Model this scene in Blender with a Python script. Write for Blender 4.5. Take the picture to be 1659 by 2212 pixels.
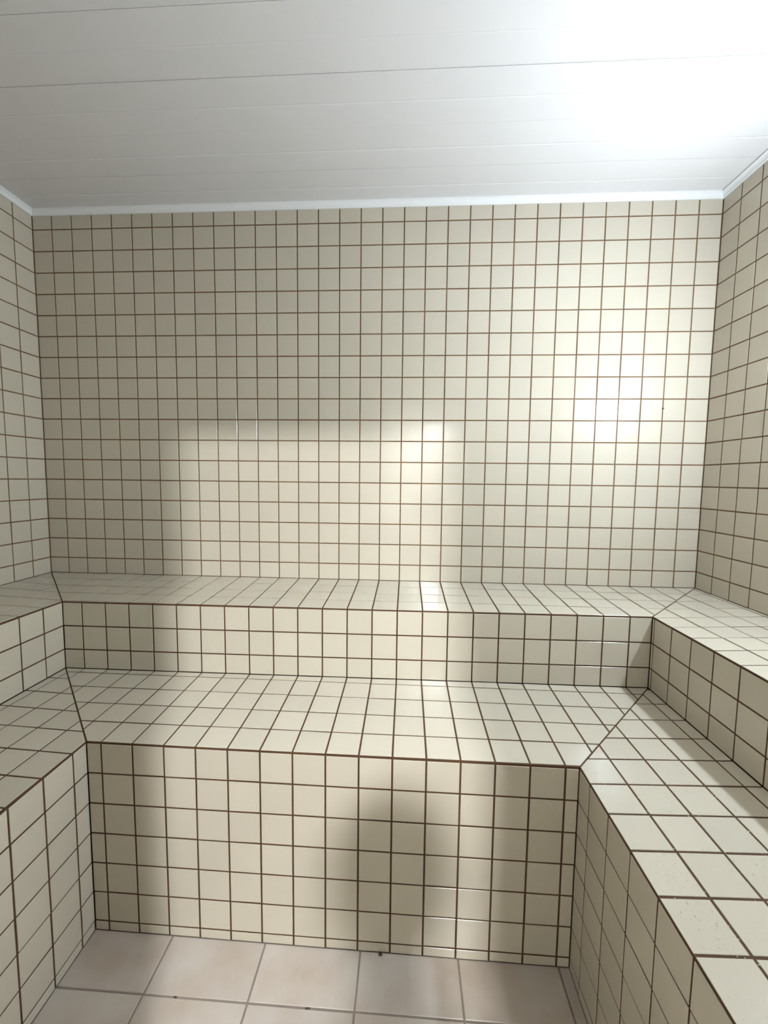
import bpy, bmesh, math, random
from mathutils import Vector, Matrix
random.seed(7)
sc = bpy.context.scene
for o in list(bpy.data.objects): bpy.data.objects.remove(o)

# ------------------------------------------------------------------ camera, world, exposure
P = 0.105                       # wall tile pitch in metres; the layout below is in tile units
ZF = -26.34                     # floor level in tile units (0 = first wall joint under the cornice)
def W(p): return Vector(((p[0]-16)*P, p[1]*P, (p[2]-ZF)*P))
CAM = (18.2962, -19.7346, -11.8101)
CR = ((0.998376, -0.054734, -0.015793), (0.055823, 0.995258, 0.079658), (0.011359, -0.080410, 0.996697))
FPX = 879.63
cd = bpy.data.cameras.new('camera'); cam = bpy.data.objects.new('camera', cd); sc.collection.objects.link(cam)
cd.sensor_fit = 'VERTICAL'; cd.sensor_height = 36; cd.sensor_width = 27; cd.lens = 36*FPX/2212
cd.clip_start = 0.01
M = Matrix(((CR[0][0], CR[0][2], -CR[0][1]), (CR[1][0], CR[1][2], -CR[1][1]), (CR[2][0], CR[2][2], -CR[2][1]))).to_4x4()
M.translation = W(CAM); cam.matrix_world = M
sc.camera = cam
wd = bpy.data.worlds.new('world'); sc.world = wd; wd.use_nodes = True
wd.node_tree.nodes['Background'].inputs[0].default_value = (0.6, 0.65, 0.7, 1)
wd.node_tree.nodes['Background'].inputs[1].default_value = 0.05
vs = sc.view_settings; vs.view_transform = 'Standard'; vs.look = 'None'; vs.gamma = 1; vs.use_curve_mapping = False
vs.exposure = 2.62
LAMP_W = 188.0; LAMP_COL = (0.77, 0.885, 1.0)          # bulkhead lamp on the right wall
HALL_W = 540.0; HALL_COL = (0.93, 0.975, 1.0)          # lamp in the hallway behind the door

# ------------------------------------------------------------------ plan (tile units, from the joints in the photograph)
XL, XR, aL, aR = 0.038, 31.993, -0.0123, -0.003
ZT, ZC, ZU, SU, ZM, SM = 0.628, 0.88, -16.795, 0.1745, -19.8255, 0.16
D1, E1, D2, E2 = 3.9576, 0.0077, 4.3755, -0.0055
XUL, XUR, XLL, XLR = 4.1288, 27.8234, 8.435, 23.3556
YF = -20.7
ZUf, ZMf = ZU-SU, ZM-SM
def xw(x0, a, y): return x0 + a*y
def corner(x0, a, d, e):
    x = x0
    for _ in range(5):
        y = -d + e*(x-16); x = x0 + a*y
    return x, y
UL = corner(XUL, aL, D1, E1); UR = corner(XUR, aR, D1, E1)
LL = corner(XLL, aL, D1+D2, E2); LR = corner(XLR, aR, D1+D2, E2)

# ------------------------------------------------------------------ materials
def mat(name):
    m = bpy.data.materials.new(name); m.use_nodes = True
    nt = m.node_tree; return m, nt, nt.nodes['Principled BSDF']
def node(nt, t, **kw):
    n = nt.nodes.new(t)
    for k, v in kw.items(): setattr(n, k, v)
    return n
def tile_mat(name, col, rough, var, bump=0.0, mott=0.0, mcol=(0, 0, 0, 1), mscale=6, spec=0.5):
    m, nt, b = mat(name)
    tc = node(nt, 'ShaderNodeTexCoord'); oi = node(nt, 'ShaderNodeObjectInfo'); ge = node(nt, 'ShaderNodeNewGeometry')
    add = node(nt, 'ShaderNodeMath', operation='ADD'); nt.links.new(oi.outputs['Random'], add.inputs[0]); nt.links.new(ge.outputs['Random Per Island'], add.inputs[1])
    fr = node(nt, 'ShaderNodeMath', operation='FRACT'); nt.links.new(add.outputs[0], fr.inputs[0])
    mr = node(nt, 'ShaderNodeMapRange'); nt.links.new(fr.outputs[0], mr.inputs[0]); mr.inputs[3].default_value = 1-var; mr.inputs[4].default_value = 1+var
    hs = node(nt, 'ShaderNodeHueSaturation'); hs.inputs['Color'].default_value = col; nt.links.new(mr.outputs[0], hs.inputs['Value'])
    out = hs.outputs[0]
    nz = node(nt, 'ShaderNodeTexNoise'); nz.inputs['Scale'].default_value = mscale; nz.inputs['Detail'].default_value = 4
    nt.links.new(ge.outputs['Position'], nz.inputs['Vector'])
    if mott:
        rp = node(nt, 'ShaderNodeMapRange'); nt.links.new(nz.outputs[0], rp.inputs[0]); rp.inputs[1].default_value = 0.35; rp.inputs[2].default_value = 0.75; rp.inputs[4].default_value = mott
        mx = node(nt, 'ShaderNodeMixRGB'); nt.links.new(rp.outputs[0], mx.inputs[0]); nt.links.new(out, mx.inputs[1]); mx.inputs[2].default_value = mcol
        out = mx.outputs[0]
    nt.links.new(out, b.inputs['Base Color'])
    b.inputs['Roughness'].default_value = rough; b.inputs['Specular IOR Level'].default_value = spec
    if bump:
        n2 = node(nt, 'ShaderNodeTexNoise'); n2.inputs['Scale'].default_value = 26; n2.inputs['Detail'].default_value = 2
        nt.links.new(ge.outputs['Position'], n2.inputs['Vector'])
        bp = node(nt, 'ShaderNodeBump'); bp.inputs['Strength'].default_value = bump; bp.inputs['Distance'].default_value = 0.002
        nt.links.new(n2.outputs[0], bp.inputs['Height']); nt.links.new(bp.outputs[0], b.inputs['Normal'])
    return m
M_TILE = tile_mat('cream_glazed_tile', (0.545, 0.496, 0.403, 1), 0.18, 0.03, bump=0.12)
M_FLOOR = tile_mat('beige_floor_tile', (0.47, 0.42, 0.37, 1), 0.32, 0.05, bump=0.1, mott=0.75, mcol=(0.37, 0.29, 0.225, 1), mscale=7)
def plain(name, col, rough, spec=0.5, noise=0.0, scale=30):
    m, nt, b = mat(name)
    b.inputs['Base Color'].default_value = col; b.inputs['Roughness'].default_value = rough; b.inputs['Specular IOR Level'].default_value = spec
    if noise:
        ge = node(nt, 'ShaderNodeNewGeometry'); nz = node(nt, 'ShaderNodeTexNoise'); nz.inputs['Scale'].default_value = scale; nz.inputs['Detail'].default_value = 5
        nt.links.new(ge.outputs['Position'], nz.inputs['Vector'])
        cr = node(nt, 'ShaderNodeMixRGB'); cr.inputs[1].default_value = tuple(c*(1-noise) for c in col[:3])+(1,); cr.inputs[2].default_value = tuple(min(1, c*(1+noise)) for c in col[:3])+(1,)
        nt.links.new(nz.outputs[0], cr.inputs[0]); nt.links.new(cr.outputs[0], b.inputs['Base Color'])
    return m
M_GROUT = plain('brown_grout', (0.085, 0.042, 0.02, 1), 0.75, 0.3, 0.45, 9)
M_WGROUT = plain('light_brown_grout', (0.17, 0.10, 0.055, 1), 0.75, 0.3, 0.45, 9)
M_FGROUT = plain('floor_grout', (0.22, 0.18, 0.15, 1), 0.8, 0.3, 0.3, 12)
M_PVC = plain('white_pvc', (0.71, 0.70, 0.70, 1), 0.42, 0.45, 0.02, 3)
M_TRIM = plain('white_trim', (0.80, 0.81, 0.82, 1), 0.35)
M_GAP = plain('ceiling_backing', (0.5, 0.49, 0.48, 1), 0.8)
M_PAINT = plain('white_paint', (0.78, 0.76, 0.70, 1), 0.7)
M_ALU = plain('white_aluminium', (0.75, 0.75, 0.74, 1), 0.4)
M_DARK = plain('brown_dirt', (0.06, 0.035, 0.02, 1), 0.9)
def emis(name, col, s):
    m, nt, b = mat(name)
    b.inputs['Base Color'].default_value = (0.8, 0.8, 0.8, 1)
    b.inputs['Emission Color'].default_value = col+(1,); b.inputs['Emission Strength'].default_value = s
    return m

# ------------------------------------------------------------------ helpers
def link(o, parent=None):
    sc.collection.objects.link(o)
    if parent is not None: o.parent = parent
    return o
def meshobj(name, verts, faces, m, parent=None):
    me = bpy.data.meshes.new(name); me.from_pydata([tuple(v) for v in verts], [], faces); me.materials.append(m); me.update()
    return link(bpy.data.objects.new(name, me), parent)
def structure(o): o['kind'] = 'structure'; return o
def thing(name, label, cat, loc=(0, 0, 0)):
    o = bpy.data.objects.new(name, None); o.location = loc; o.empty_display_size = 0.1; link(o)
    o['label'] = label; o['category'] = cat
    return o
def tag(o, label, cat): o['label'] = label; o['category'] = cat; return o
def clip(poly, n, c):             # keep points with n.p <= c
    out = []
    for i in range(len(poly)):
        a, b = poly[i], poly[(i+1) % len(poly)]
        da, db = n[0]*a[0]+n[1]*a[1]-c, n[0]*b[0]+n[1]*b[1]-c
        if da <= 0: out.append(a)
        if (da < 0 < db) or (db < 0 < da):
            t = da/(da-db); out.append((a[0]+(b[0]-a[0])*t, a[1]+(b[1]-a[1])*t))
    res = []
    for p in out:
        if not res or math.hypot(p[0]-res[-1][0], p[1]-res[-1][1]) > 1e-4: res.append(p)
    if len(res) > 1 and math.hypot(res[0][0]-res[-1][0], res[0][1]-res[-1][1]) < 1e-4: res.pop()
    return res
def area(p): return sum(p[i][0]*p[(i+1) % len(p)][1]-p[(i+1) % len(p)][0]*p[i][1] for i in range(len(p)))/2
def halfplanes(poly, margins):
    hp = []
    for i in range(len(poly)):
        a, b = poly[i], poly[(i+1) % len(poly)]
        L = math.hypot(b[0]-a[0], b[1]-a[1]); n = ((b[1]-a[1])/L, -(b[0]-a[0])/L)
        hp.append((n, n[0]*a[0]+n[1]*a[1]-margins[i]))
    return hp
def inset(poly, margins):
    q = poly
    for n, c in halfplanes(poly, margins): q = clip(q, n, c)
    return q
def tile_geo(poly, bev, depth):   # bevelled prism, top at z=0 (metres)
    n = len(poly); top = inset(poly, [bev]*n)
    v = [(x, y, -depth) for x, y in poly]
    if len(top) == n:
        v += [(x, y, -bev) for x, y in poly] + [(x, y, 0) for x, y in top]; rings = 3
    else:
        v += [(x, y, 0) for x, y in poly]; rings = 2
    f = [tuple((rings-1)*n+i for i in range(n))]
    for r in range(rings-1):
        for i in range(n): f.append((r*n+i, r*n+(i+1) % n, (r+1)*n+(i+1) % n, (r+1)*n+i))
    return v, f
CMi = M.inverted()
def pix(w):
    q = CMi @ w
    if q.z > -0.02: return None
    return 829.5+FPX*q.x/-q.z, 1106-FPX*q.y/-q.z
FULL = {}
def surface(owner_parent, bed_name, pts, nrm, udir, ref, pitch=(1, 1), g=0.056, joint=0.022, bedm=None, mt=None, mg=None, tname='tile', bedthick=0.35, tilt=0.22, bed_owner=None, limit=300, bev=0.0055, off=0.0):
    """pts: coplanar convex outline in tile units; ref: a point that lies on a grid crossing.
    Builds the grout bed as one mesh and every tile the camera sees as a child object."""
    mt = mt or M_TILE; mg = mg or M_GROUT
    Wp = [W(p) for p in pts]
    O = Wp[0]
    n = (Wp[1]-Wp[0]).cross(Wp[2]-Wp[0]).normalized()
    if n.dot(Vector(nrm)) < 0: n.negate()
    u = Vector(udir); u = (u - n*u.dot(n)).normalized(); v = n.cross(u)
    to2 = lambda w: ((w-O).dot(u)/P, (w-O).dot(v)/P)
    P2 = [to2(w) for w in Wp]
    if area(P2) < 0:
        P2.reverse(); bedm = list(reversed(bedm[:-1]))+[bedm[-1]] if bedm else None
    r2 = to2(W(ref))
    R3 = Matrix((u, v, n)).transposed()
    # bed
    if bed_owner is None:
        bp = inset(P2, bedm or [0]*len(P2)); k = len(bp); rec = 0.016+off
        vs_ = [O+u*(x*P)+v*(y*P)-n*(rec*P) for x, y in bp]+[O+u*(x*P)+v*(y*P)-n*((rec+bedthick)*P) for x, y in bp]
        fs = [tuple(range(k)), tuple(range(2*k-1, k-1, -1))]+[(i, k+i, k+(i+1) % k, (i+1) % k) for i in range(k)]
        bed = meshobj(bed_name, vs_, fs, mg, owner_parent)
    else: bed = bed_owner
    hp = halfplanes(P2, [joint]*len(P2))
    us = [p[0] for p in P2]; vv = [p[1] for p in P2]; pu, pv = pitch
    cells = []
    for i in range(math.floor((min(us)-r2[0])/pu)-1, math.ceil((max(us)-r2[0])/pu)+1):
        for j in range(math.floor((min(vv)-r2[1])/pv)-1, math.ceil((max(vv)-r2[1])/pv)+1):
            u0, v0 = r2[0]+i*pu, r2[1]+j*pv
            rect = [(u0+g/2, v0+g/2), (u0+pu-g/2, v0+g/2), (u0+pu-g/2, v0+pv-g/2), (u0+g/2, v0+pv-g/2)]
            q = rect
            for nn, c in hp:
                q = clip(q, nn, c)
                if len(q) < 3: break
            if len(q) < 3 or abs(area(q)) < 0.006: continue
            full = abs(area(q)-area(rect)) < 1e-6
            cx, cy = u0+pu/2, v0+pv/2
            # apparent size in the photograph
            px = [pix(O+u*(x*P)+v*(y*P)) for x, y in q]; size = 0
            if all(p is not None for p in px):
                if any(-5 < p[0] < 1664 and -5 < p[1] < 2217 for p in px): size = abs(area(px))
            cells.append((size, q, full, cx, cy))
    cells.sort(key=lambda c: -c[0])
    jv, jf = [], []
    for idx, (size, q, full, cx, cy) in enumerate(cells):
        lift = random.gauss(0, 0.0025)
        T = Matrix.Rotation(math.radians(random.gauss(0, tilt)), 3, 'X') @ Matrix.Rotation(math.radians(random.gauss(0, tilt)), 3, 'Y')
        loc = O+u*(cx*P)+v*(cy*P)+n*((lift-off)*P)
        single = size > 0 and idx < limit
        key = (tname, round(pu, 3), round(pv, 3), g)
        if full and key in FULL and single: me = FULL[key]
        else:
            loc2 = [((x-cx)*P, (y-cy)*P) for x, y in q]
            tv, tf = tile_geo(loc2, bev*P, 0.09*P)
            if single:
                me = bpy.data.meshes.new(tname); me.from_pydata(tv, [], tf); me.materials.append(mt); me.update()
                if full: FULL[key] = me
        if single:
            o = bpy.data.objects.new(tname, me); link(o, bed)
            mw = (R3 @ T).to_4x4(); mw.translation = loc
            o.matrix_world = bed_inv(bed) @ mw if False else mw
        else:
            b0 = len(jv)
            for p in tv: jv.append(loc + R3 @ (T @ Vector(p)))
            jf += [tuple(b0+i for i in f) for f in tf]
    if jv:
        s = meshobj(tname+'_field', jv, jf, mt, bed); s['kind'] = 'stuff'
    return bed

# ------------------------------------------------------------------ room shell
B = 3.0   # how far wall beds run past the corners is kept at zero: outlines meet exactly
wl = lambda y: xw(XL, aL, y); wr = lambda y: xw(XR, aR, y)
def slab(name, pts, nrm, thick, m):     # plain bed that also runs behind the benches
    n = Vector(nrm); k = len(pts); w = [W(p) for p in pts]
    return meshobj(name, [p-n*(0.016*P) for p in w]+[p-n*(thick*P) for p in w], [tuple(range(k)), tuple(range(2*k-1, k-1, -1))]+[(i, k+i, k+(i+1) % k, (i+1) % k) for i in range(k)], m)
wb = structure(slab('wall_back', [(XL-.9, 0, ZF), (XR+.9, 0, ZF), (XR+.9, 0, ZC+.4), (XL-.9, 0, ZC+.4)], (0, -1, 0), 0.9, M_WGROUT))
surface(None, '', [(XL, 0, ZU), (XR, 0, ZU), (XR, 0, ZT+.05), (XL, 0, ZT+.05)], (0, -1, 0), (1, 0, 0), (1, 0, 0), bed_owner=wb)
wlf = structure(slab('wall_left', [(wl(YF), YF, ZF), (wl(.9), .9, ZF), (wl(.9), .9, ZC+.4), (wl(YF), YF, ZC+.4)], (1, 0, 0), 0.9, M_WGROUT))
surface(None, '', [(wl(YF), YF, ZU), (XL, 0, ZU), (XL, 0, ZT+.05), (wl(YF), YF, ZT+.05)], (1, 0, 0), (0, 1, 0), (XL, -1.004, 0), bed_owner=wlf)
wrt = structure(slab('wall_right', [(wr(.9), .9, ZF), (wr(YF), YF, ZF), (wr(YF), YF, ZC+.4), (wr(.9), .9, ZC+.4)], (-1, 0, 0), 0.9, M_WGROUT))
surface(None, '', [(XR, 0, ZU), (wr(YF), YF, ZU), (wr(YF), YF, ZT+.05), (XR, 0, ZT+.05)], (-1, 0, 0), (0, -1, 0), (XR, -1.0135, 0), bed_owner=wrt)
# front wall with the doorway the photographer stands in
DX0, DX1, DZ = 15.99, 22.02, -4.65
def boxm(name, a, b, m, parent=None):
    a, b = W(a), W(b)
    x0, x1 = sorted((a.x, b.x)); y0, y1 = sorted((a.y, b.y)); z0, z1 = sorted((a.z, b.z))
    v = [(x0, y0, z0), (x1, y0, z0), (x1, y1, z0), (x0, y1, z0), (x0, y0, z1), (x1, y0, z1), (x1, y1, z1), (x0, y1, z1)]
    return meshobj(name, v, [(3, 2, 1, 0), (4, 5, 6, 7), (0, 1, 5, 4), (1, 2, 6, 5), (2, 3, 7, 6), (3, 0, 4, 7)], m, parent)
def merged_boxes(name, boxes, m, parent=None):
    v, f = [], []
    for a, b in boxes:
        a, b = W(a), W(b)
        x0, x1 = sorted((a.x, b.x)); y0, y1 = sorted((a.y, b.y)); z0, z1 = sorted((a.z, b.z)); k = len(v)
        v += [(x0, y0, z0), (x1, y0, z0), (x1, y1, z0), (x0, y1, z0), (x0, y0, z1), (x1, y0, z1), (x1, y1, z1), (x0, y1, z1)]
        f += [tuple(k+i for i in q) for q in ((3, 2, 1, 0), (4, 5, 6, 7), (0, 1, 5, 4), (1, 2, 6, 5), (2, 3, 7, 6), (3, 0, 4, 7))]
    return meshobj(name, v, f, m, parent)
FT_ = 1.4
wf = structure(merged_boxes('wall_front', [((XL-.9, YF-.016, ZF), (DX0, YF-FT_, ZC+.4)), ((DX1, YF-.016, ZF), (XR+.9, YF-FT_, ZC+.4)), ((DX0, YF-.016, DZ), (DX1, YF-FT_, ZC+.4))], M_GROUT))
for pts in ([(wl(YF), YF, ZF), (DX0, YF, ZF), (DX0, YF, ZT+.05), (wl(YF), YF, ZT+.05)], [(DX1, YF, ZF), (wr(YF), YF, ZF), (wr(YF), YF, ZT+.05), (DX1, YF, ZT+.05)], [(DX0, YF, DZ), (DX1, YF, DZ), (DX1, YF, ZT+.05), (DX0, YF, ZT+.05)]):
    surface(None, '', pts, (0, 1, 0), (-1, 0, 0), (16, YF, 0), bed_owner=wf)
d1 = structure(merged_boxes('door_1', [((DX0, YF+.1, ZF), (DX0+.35, YF-FT_-.1, DZ)), ((DX1-.35, YF+.1, ZF), (DX1, YF-FT_-.1, DZ)), ((DX0+.35, YF+.1, DZ-.35), (DX1-.35, YF-FT_-.1, DZ))], M_ALU))
# floor
FX, FTT = 14.1002, 2.989
fp = [(LL[0]-.02, LL[1]+.02, ZF), (LR[0]+.02, LR[1]+.02, ZF), (xw(XLR, aR, YF), YF-FT_, ZF), (xw(XLL, aL, YF), YF-FT_, ZF)]
fl = structure(slab('floor', [(XL-.9, .9, ZF), (XR+.9, .9, ZF), (XR+.9, YF-FT_, ZF), (XL-.9, YF-FT_, ZF)], (0, 0, 1), 1.0, M_FGROUT))
surface(None, '', fp, (0, 0, 1), (1, 0, 0), (FX, LL[1]-1.49, ZF), pitch=(FTT, FTT), g=0.05, joint=0.02, bed_owner=fl, mt=M_FLOOR, tname='floor_tile', tilt=0.06, bev=0.015)
# ceiling of white pvc boards
ce = structure(merged_boxes('ceiling', [((XL-.9, .9, ZC+.22), (XR+.9, YF-FT_, ZC+.5))], M_GAP))
prof = [(0.001, .2), (0.001, .007), (0.02, .002), (0.05, 0), (0.93, 0), (0.955, .012), (0.975, .012), (1.01, 0), (1.97, 0), (1.992, .004), (2.0, .2)]
k = 0
while -2*k > YF:
    v = []; n = len(prof); dz = random.gauss(0, .003)
    for X in (XL-.2, XR+.2):
        for (a, h) in prof: v.append(W((X, max(-2*k-a, YF), ZC+h+dz)))
    f = [(i, i+1, n+i+1, n+i) for i in range(n-1)]+[(n-1, 0, n, 2*n-1), tuple(range(n-1, -1, -1)), tuple(range(n, 2*n))]
    meshobj('ceiling_board', v, f, M_PVC, ce); k += 1
# cornice
cs = [(-.05, ZT), (.045, ZT), (.06, ZT+.02), (.075, ZT+.09), (.12, ZT+.155), (.175, ZT+.2), (.2, ZT+.215), (.2, ZC+.005), (-.05, ZC+.005)]
def cornice(name, A, Bp, cA, cB, gap):
    """A, Bp: wall corners in plan; cA, cB: direction (tile units per unit projection) along the mitre"""
    v = []; n = len(cs)
    for (q, c) in ((A, cA), (Bp, cB)):
        for a, z in cs: v.append(W((q[0]+c[0]*a, q[1]+c[1]*a, z-(gap if z > ZC-.01 else 0))))
    f = [(i, (i+1) % n, n+(i+1) % n, n+i) for i in range(n)]+[tuple(range(n-1, -1, -1)), tuple(range(n, 2*n))]
    o = meshobj(name, v, f, M_TRIM); 
    bm = bmesh.new(); bm.from_mesh(o.data); bmesh.ops.recalc_face_normals(bm, faces=bm.faces); bm.to_mesh(o.data); bm.free()
    return structure(o)
cornice('trim_1', (XL, 0), (XR, 0), (1, -1), (-1, -1), 0)
cornice('trim_2', (XL, 0), (wl(YF), YF), (1, -1), (1, 1), 0)
cornice('trim_3', (XR, 0), (wr(YF), YF), (-1, -1), (-1, 1), .035)
cornice('trim_4', (wl(YF), YF), (wr(YF), YF), (1, 1), (-1, 1), 0)

# ------------------------------------------------------------------ benches (U-shaped, two tiers)
def bench(name, label, outer, inner, zo, zi, zb, refs):
    """outer/inner: ((xl fn),(xr fn), back y left, back y right) ; zo/zi: heights at the wall side and at the front edge"""
    (OL, OR, olf, orf), (IL, IR, ilf, irf) = outer, inner
    t = thing(name, label, 'bench', W(((OL[0]+OR[0])/2, -2, ZF)))
    inv = Matrix.Translation(-t.location)
    yl = YF+.14
    e = 0.016
    parts = []
    F0 = 0
    seat = [
        # outline, bed margins per edge, udir, ref
        ([(OL[0], OL[1], zo), (OR[0], OR[1], zo), (IR[0], IR[1], zi), (IL[0], IL[1], zi)], [0, 0, e, 0], (1, 0, 0), (16, refs['sb'], zi)),
        ([(OR[0], OR[1], zo), (orf(yl), yl, zo), (irf(yl), yl, zi), (IR[0], IR[1], zi)], [0, 0, e, 0], (0, 1, 0), (refs['sr'][0], refs['sr'][1], zi)),
        ([(OL[0], OL[1], zo), (IL[0], IL[1], zi), (ilf(yl), yl, zi), (olf(yl), yl, zo)], [0, e, 0, 0], (0, 1, 0), (refs['sl'][0], refs['sl'][1], zi)),
    ]
    for pts, bmg, ud, ref in seat:
        # put the reference on the sloping plane
        parts.append(surface(t, 'seat', pts, (0, 0, 1), ud, ref, bedm=bmg, bedthick=0.5))
    ztop = zi-refs['nose']
    for pts, nr, ud, ref in (
        ([(IL[0], IL[1], zb), (IR[0], IR[1], zb), (IR[0], IR[1], zi), (IL[0], IL[1], zi)], (0, -1, 0), (1, 0, 0), (16, IL[1], ztop)),
        ([(IR[0], IR[1], zb), (irf(yl), yl, zb), (irf(yl), yl, zi), (IR[0], IR[1], zi)], (-1, 0, 0), (0, -1, 0), (IR[0], refs['rr'], ztop)),
        ([(IL[0], IL[1], zb), (IL[0], IL[1], zi), (ilf(yl), yl, zi), (ilf(yl), yl, zb)], (1, 0, 0), (0, 1, 0), (IL[0], refs['rl'], ztop))):
        riser(t, pts, nr, ud, ref, zi, e, refs['nose'])
    bpy.context.view_layer.update()
    for c in t.children: c.matrix_parent_inverse = inv
    return t
def riser(t, pts, nr, ud, ref, zi, e, nose):
    bed = [(p[0], p[1], p[2]-(e if p[2] == zi else 0)) for p in pts]
    tiles = [(p[0], p[1], p[2]-(.055 if p[2] == zi else 0)) for p in pts]
    w = [W(p) for p in bed]; n = Vector(nr); k = len(w)
    o = meshobj('riser', [p-n*(0.016*P) for p in w]+[p-n*(.3*P) for p in w], [tuple(range(k)), tuple(range(2*k-1, k-1, -1))]+[(i, k+i, k+(i+1) % k, (i+1) % k) for i in range(k)], M_GROUT, t)
    surface(None, '', tiles, nr, ud, ref, bed_owner=o)
OLu = (XL, 0); ORu = (XR, 0)
ulf = lambda y: xw(XUL, aL, y); urf = lambda y: xw(XUR, aR, y)
llf = lambda y: xw(XLL, aL, y); lrf = lambda y: xw(XLR, aR, y)
bench('upper_bench', 'cream tiled upper bench tier running in a U along the three walls', (OLu, ORu, wl, wr), (UL, UR, ulf, urf), ZU, ZUf, ZM,
      dict(sb=(UL[1]+UR[1])/2, sr=(UR[0], -5.0), sl=(UL[0], -4.95), rr=-5.0, rl=-4.95, nose=0.045))
bench('lower_bench', 'cream tiled lower bench tier, wide step in front of the upper one above the floor', (UL, UR, ulf, urf), (LL, LR, llf, lrf), ZM, ZMf, ZF,
      dict(sb=(LL[1]+LR[1])/2, sr=(LR[0], -9.01), sl=(LL[0], -8.86), rr=-9.01, rl=-8.81, nose=0.03))

# ------------------------------------------------------------------ bulkhead lamp on the right wall (just out of frame, mirrored in the back wall)
def lathe(name, prof, m, parent, mw, seg=40):
    v, f = [], []
    for i in range(seg):
        a = 2*math.pi*i/seg
        for r, h in prof: v.append(mw @ Vector((r*math.cos(a), r*math.sin(a), h)))
    n = len(prof)
    for i in range(seg):
        for j in range(n-1): f.append((i*n+j, ((i+1) % seg)*n+j, ((i+1) % seg)*n+j+1, i*n+j+1))
    o = meshobj(name, v, f, m, parent)
    bm = bmesh.new(); bm.from_mesh(o.data); bmesh.ops.remove_doubles(bm, verts=bm.verts, dist=1e-5); bmesh.ops.recalc_face_normals(bm, faces=bm.faces); bm.to_mesh(o.data); bm.free()
    for p in o.data.polygons: p.use_smooth = True
    return o
LP = (31.93, -8.6, -7.0)
lamp = thing('wall_lamp', 'round white bulkhead lamp on the right wall, mirrored as the glare on the back wall', 'lamp', W(LP))
RY = Matrix.Rotation(-math.pi/2, 4, 'Y')
lathe('lamp_base', [(0, 0), (.062, 0), (.066, .004), (.066, .012), (.05, .018), (0, .018)], M_ALU, lamp, RY)
R_ = .055
lathe('lamp_glass', [(R_*math.cos(a), .0185+.032*math.sin(a)) for a in [math.radians(90*i/14) for i in range(14)]]+[(0, .0505)], emis('lamp_glow', LAMP_COL, LAMP_W), lamp, RY)

# ------------------------------------------------------------------ hallway behind the photographer
HX0, HX1, HY, HZ = 8.0, 30.0, -46.0, 1.6
structure(merged_boxes('wall_hall', [((HX0-1, YF-FT_, ZF), (HX0, HY, HZ)), ((HX1, YF-FT_, ZF), (HX1+1, HY, HZ)), ((HX0-1, HY, ZF), (HX1+1, HY-1, HZ))], M_PAINT))
structure(merged_boxes('floor_hall', [((HX0-1, YF-FT_, ZF), (HX1+1, HY-1, ZF-1))], M_FLOOR))
structure(merged_boxes('ceiling_hall', [((HX0-1, YF-FT_, HZ), (HX1+1, HY-1, HZ+.6))], M_PAINT))
hl = thing('ceiling_lamp', 'square hallway ceiling lamp outside the doorway', 'lamp', W((22.37, -34, HZ)))
hb = (.16)
def box_local(name, c, s, m, parent):
    v = [(c[0]+sx*s[0], c[1]+sy*s[1], c[2]+sz*s[2]) for sz in (-1, 1) for sx, sy in ((-1, -1), (1, -1), (1, 1), (-1, 1))]
    return meshobj(name, v, [(3, 2, 1, 0), (4, 5, 6, 7), (0, 1, 5, 4), (1, 2, 6, 5), (2, 3, 7, 6), (3, 0, 4, 7)], m, parent)
DROP = (HZ+2.0)*P
box_local('lamp_rod', (0, 0, -DROP/2), (.008, .008, DROP/2), M_ALU, hl)
box_local('lamp_housing', (0, 0, -DROP-.01), (.14, .14, .012), M_ALU, hl)
box_local('lamp_diffuser', (0, 0, -DROP-.05), (.05, .05, .028), emis('hall_glow', HALL_COL, HALL_W), hl)

# ------------------------------------------------------------------ the photographer in the doorway (known from the shadow of the head on the lower bench)
def person_mat():
    m, nt, b = mat('skin_and_clothes')
    tc = node(nt, 'ShaderNodeTexCoord'); sp = node(nt, 'ShaderNodeSeparateXYZ'); nt.links.new(tc.outputs['Object'], sp.inputs[0])
    cr = node(nt, 'ShaderNodeValToRGB'); cr.color_ramp.interpolation = 'CONSTANT'
    mr = node(nt, 'ShaderNodeMapRange'); mr.inputs[1].default_value = 0; mr.inputs[2].default_value = 1.7; nt.links.new(sp.outputs[2], mr.inputs[0]); nt.links.new(mr.outputs[0], cr.inputs[0])
    e = cr.color_ramp.elements; e[0].position = 0; e[0].color = (.05, .05, .055, 1); e[1].position = 0.545; e[1].color = (.10, .11, .14, 1)
    k = e.new(0.815); k.color = (.42, .25, .17, 1)
    nt.links.new(cr.outputs[0], b.inputs['Base Color']); b.inputs['Roughness'].default_value = 0.6
    return m
PX, PY = 20.57, -23.6
def skinned(name, nodes, edges, m, parent, root, sub=2):
    me = bpy.data.meshes.new(name); me.from_pydata([n[:3] for n in nodes], edges, []); me.materials.append(m); me.update()
    o = link(bpy.data.objects.new(name, me), parent)
    md = o.modifiers.new('skin', 'SKIN'); md.use_smooth_shade = True
    for i, sv in enumerate(me.skin_vertices[0].data):
        rr = nodes[i][3]; sv.radius = (rr, rr) if not isinstance(rr, tuple) else rr; sv.use_root = (i == root)
    sd = o.modifiers.new('sub', 'SUBSURF'); sd.levels = sub; sd.render_levels = sub
    return o
ps = thing('person', 'person in dark clothes in the doorway, seen as a head shadow on the bench', 'person', W((PX, PY, ZF)))
N, Ed = [], []
def nd(x, y, z, r, par=None):
    N.append((x, y, z, r))
    if par is not None: Ed.append((par, len(N)-1))
    return len(N)-1
pel = nd(0, 0, .90, (.15, .11)); sp1 = nd(0, 0, 1.05, (.125, .10), pel); ch = nd(0, -.01, 1.25, (.145, .105), sp1)
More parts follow.
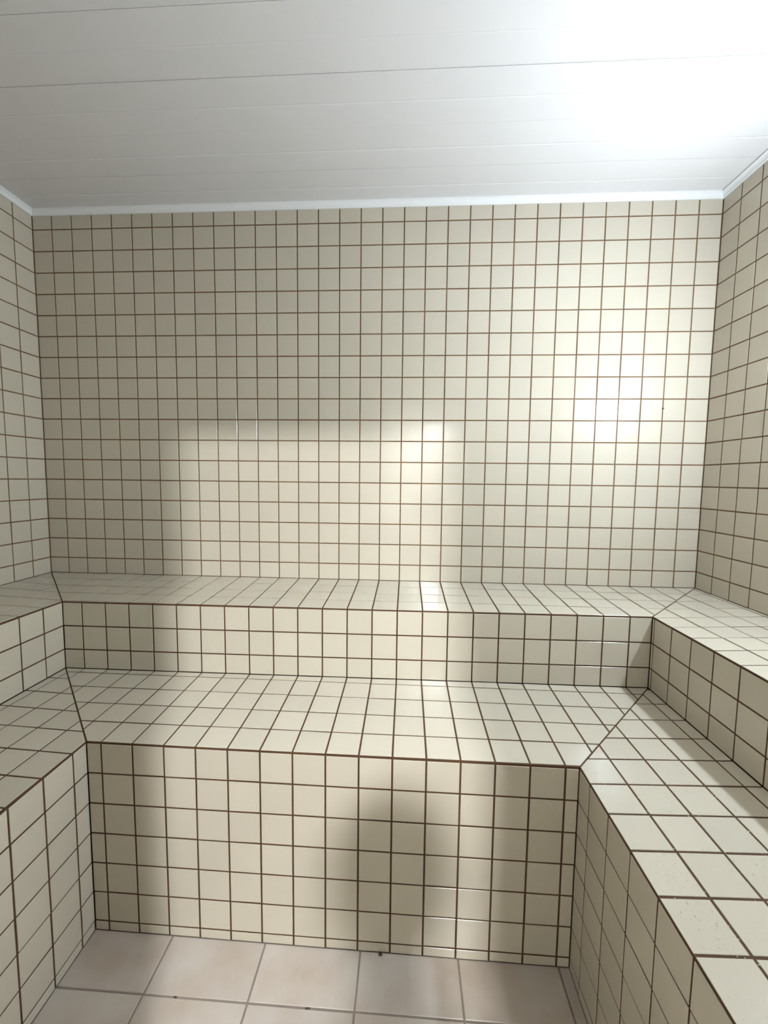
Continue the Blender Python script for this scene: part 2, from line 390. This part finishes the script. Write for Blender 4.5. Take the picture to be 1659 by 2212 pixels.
nb = nd(0, 0, 1.385, .055, ch); nk = nd(0, .015, 1.44, .048, nb); h1 = nd(0, .03, 1.50, (.062, .075), nk); h2 = nd(0, .03, 1.575, (.072, .088), h1); h3 = nd(0, .02, 1.64, (.058, .07), h2)
for sx in (-1, 1):
    hp_ = nd(sx*.09, 0, .84, .085, pel); kn = nd(sx*.10, .015, .47, .055, hp_); an = nd(sx*.10, -.01, .085, .038, kn); to = nd(sx*.115, .12, .035, .032, an)
    sh = nd(sx*.165, -.005, 1.335, .058, ch)
    el = nd(sx*.235, -.03, 1.06, .042, sh); wr_ = nd(sx*.25, .03, .82, .026, el); pa = nd(sx*.25, .045, .75, .03, wr_)
    for i in range(4):
        k1 = nd(sx*.252, .02+i*.021, .685-.006*(i in (1, 2)), .0095, pa); k2 = nd(sx*.247, .025+i*.021, .65-.008*(i in (1, 2)), .0085, k1); nd(sx*.238, .028+i*.02, .622-.01*(i in (1, 2)), .0075, k2)
    t1 = nd(sx*.235, .09, .72, .011, pa); nd(sx*.228, .098, .685, .009, t1)
body = skinned('body', N, Ed, person_mat(), ps, 0)
def ellip(name, c, r, m, parent, cut=None, seg=20, rng=12):
    v, f = [], []
    for i in range(rng+1):
        ph = math.pi*i/rng
        for j in range(seg):
            a = 2*math.pi*j/seg
            v.append((c[0]+r[0]*math.sin(ph)*math.cos(a), c[1]+r[1]*math.sin(ph)*math.sin(a), c[2]+r[2]*math.cos(ph)))
    for i in range(rng):
        for j in range(seg):
            q = (i*seg+j, (i+1)*seg+j, (i+1)*seg+(j+1) % seg, i*seg+(j+1) % seg)
            if cut is None or cut(sum((Vector(v[t]) for t in q), Vector())/4): f.append(q)
    o = meshobj(name, v, f, m, parent)
    for p in o.data.polygons: p.use_smooth = True
    return o
M_HAIR = plain('dark_hair', (0.03, 0.02, 0.015, 1), 0.5)
M_SKIN = plain('skin', (.42, .25, .17, 1), 0.55)
ellip('hair', (0, .012, 1.59), (.082, .098, .10), M_HAIR, ps, cut=lambda c: c.y < .06 or c.z > 1.645)
for sx in (-1, 1):
    ellip('ear', (sx*.075, .02, 1.565), (.01, .018, .03), M_SKIN, ps, seg=10, rng=8)
    ellip('eye', (sx*.03, .104, 1.585), (.012, .008, .008), plain('eye', (.7, .7, .7, 1), .3), ps, seg=10, rng=8)
ellip('nose', (0, .118, 1.555), (.013, .018, .024), M_SKIN, ps, seg=10, rng=8)
ellip('mouth', (0, .103, 1.515), (.024, .008, .007), plain('lips', (.35, .13, .11, 1), .5), ps, seg=10, rng=8)
# ------------------------------------------------------------------ condensation on the right-hand seat of the lower bench, small dirt marks
m, nt, b = mat('water_drop'); b.inputs['Roughness'].default_value = 0.03; b.inputs['IOR'].default_value = 1.5; b.inputs['Base Color'].default_value = (0.6, 0.56, 0.48, 1)
dv, df = [], []; rd = random.Random(3)
for _ in range(900):
    y = -8.8-rd.random()**0.7*7; x = LR[0]+.1+rd.random()*3.6
    fr = (x-LR[0])/(UR[0]-LR[0]); zc = ZMf+(ZM-ZMf)*fr
    c0 = W((x, y, zc)); rad = .0005+.0009*rd.random()**2; k0 = len(dv); sx_, sy_ = 1+rd.random()*.5, 1+rd.random()*.5
    for ri, (pr_, hz) in enumerate(((1, 0), (.85, .18), (.5, .30))):
        for j in range(8):
            a = 2*math.pi*j/8; dv.append(c0+Vector((rad*sx_*pr_*math.cos(a), rad*sy_*pr_*math.sin(a), rad*hz+.0002)))
    dv.append(c0+Vector((0, 0, rad*.34+.0002)))
    for ri in range(2):
        for j in range(8): df.append((k0+ri*8+j, k0+ri*8+(j+1) % 8, k0+(ri+1)*8+(j+1) % 8, k0+(ri+1)*8+j))
    for j in range(8): df.append((k0+16+j, k0+16+(j+1) % 8, k0+24))
    df.append(tuple(k0+7-j for j in range(8)))
dr = meshobj('water_droplets', dv, df, m)
for p in dr.data.polygons: p.use_smooth = True
dr['kind'] = 'stuff'; tag(dr, 'fine water droplets beaded on the right seat of the lower bench', 'water')

def speck(name, c, sx_, parent, seed):      # lump of dirt
    g_ = random.Random(seed); bm = bmesh.new(); bmesh.ops.create_icosphere(bm, subdivisions=2, radius=1)
    for v_ in bm.verts:
        k_ = 1+g_.uniform(-.3, .3); v_.co = Vector((v_.co.x*sx_[0]*k_, v_.co.y*sx_[1]*k_, v_.co.z*sx_[2]*k_))
    me = bpy.data.meshes.new(name); bm.to_mesh(me); bm.free(); me.materials.append(M_DARK)
    o = link(bpy.data.objects.new(name, me), parent); o.location = W(c); return o
speck('dirt_speck', (30.0, -.02, -8.43), (.0045, .0025, .0035), wb, 1)
speck('dirt_clump', (17.72, LL[1]-.12, ZF+.05), (.006, .004, .004), fl, 2)
speck('dirt_clump', (12.05, LL[1]-1.50, ZF), (.005, .002, .0012), fl, 3)
speck('dirt_clump', (15.8, LL[1]-1.50, ZF), (.008, .002, .0012), fl, 4)
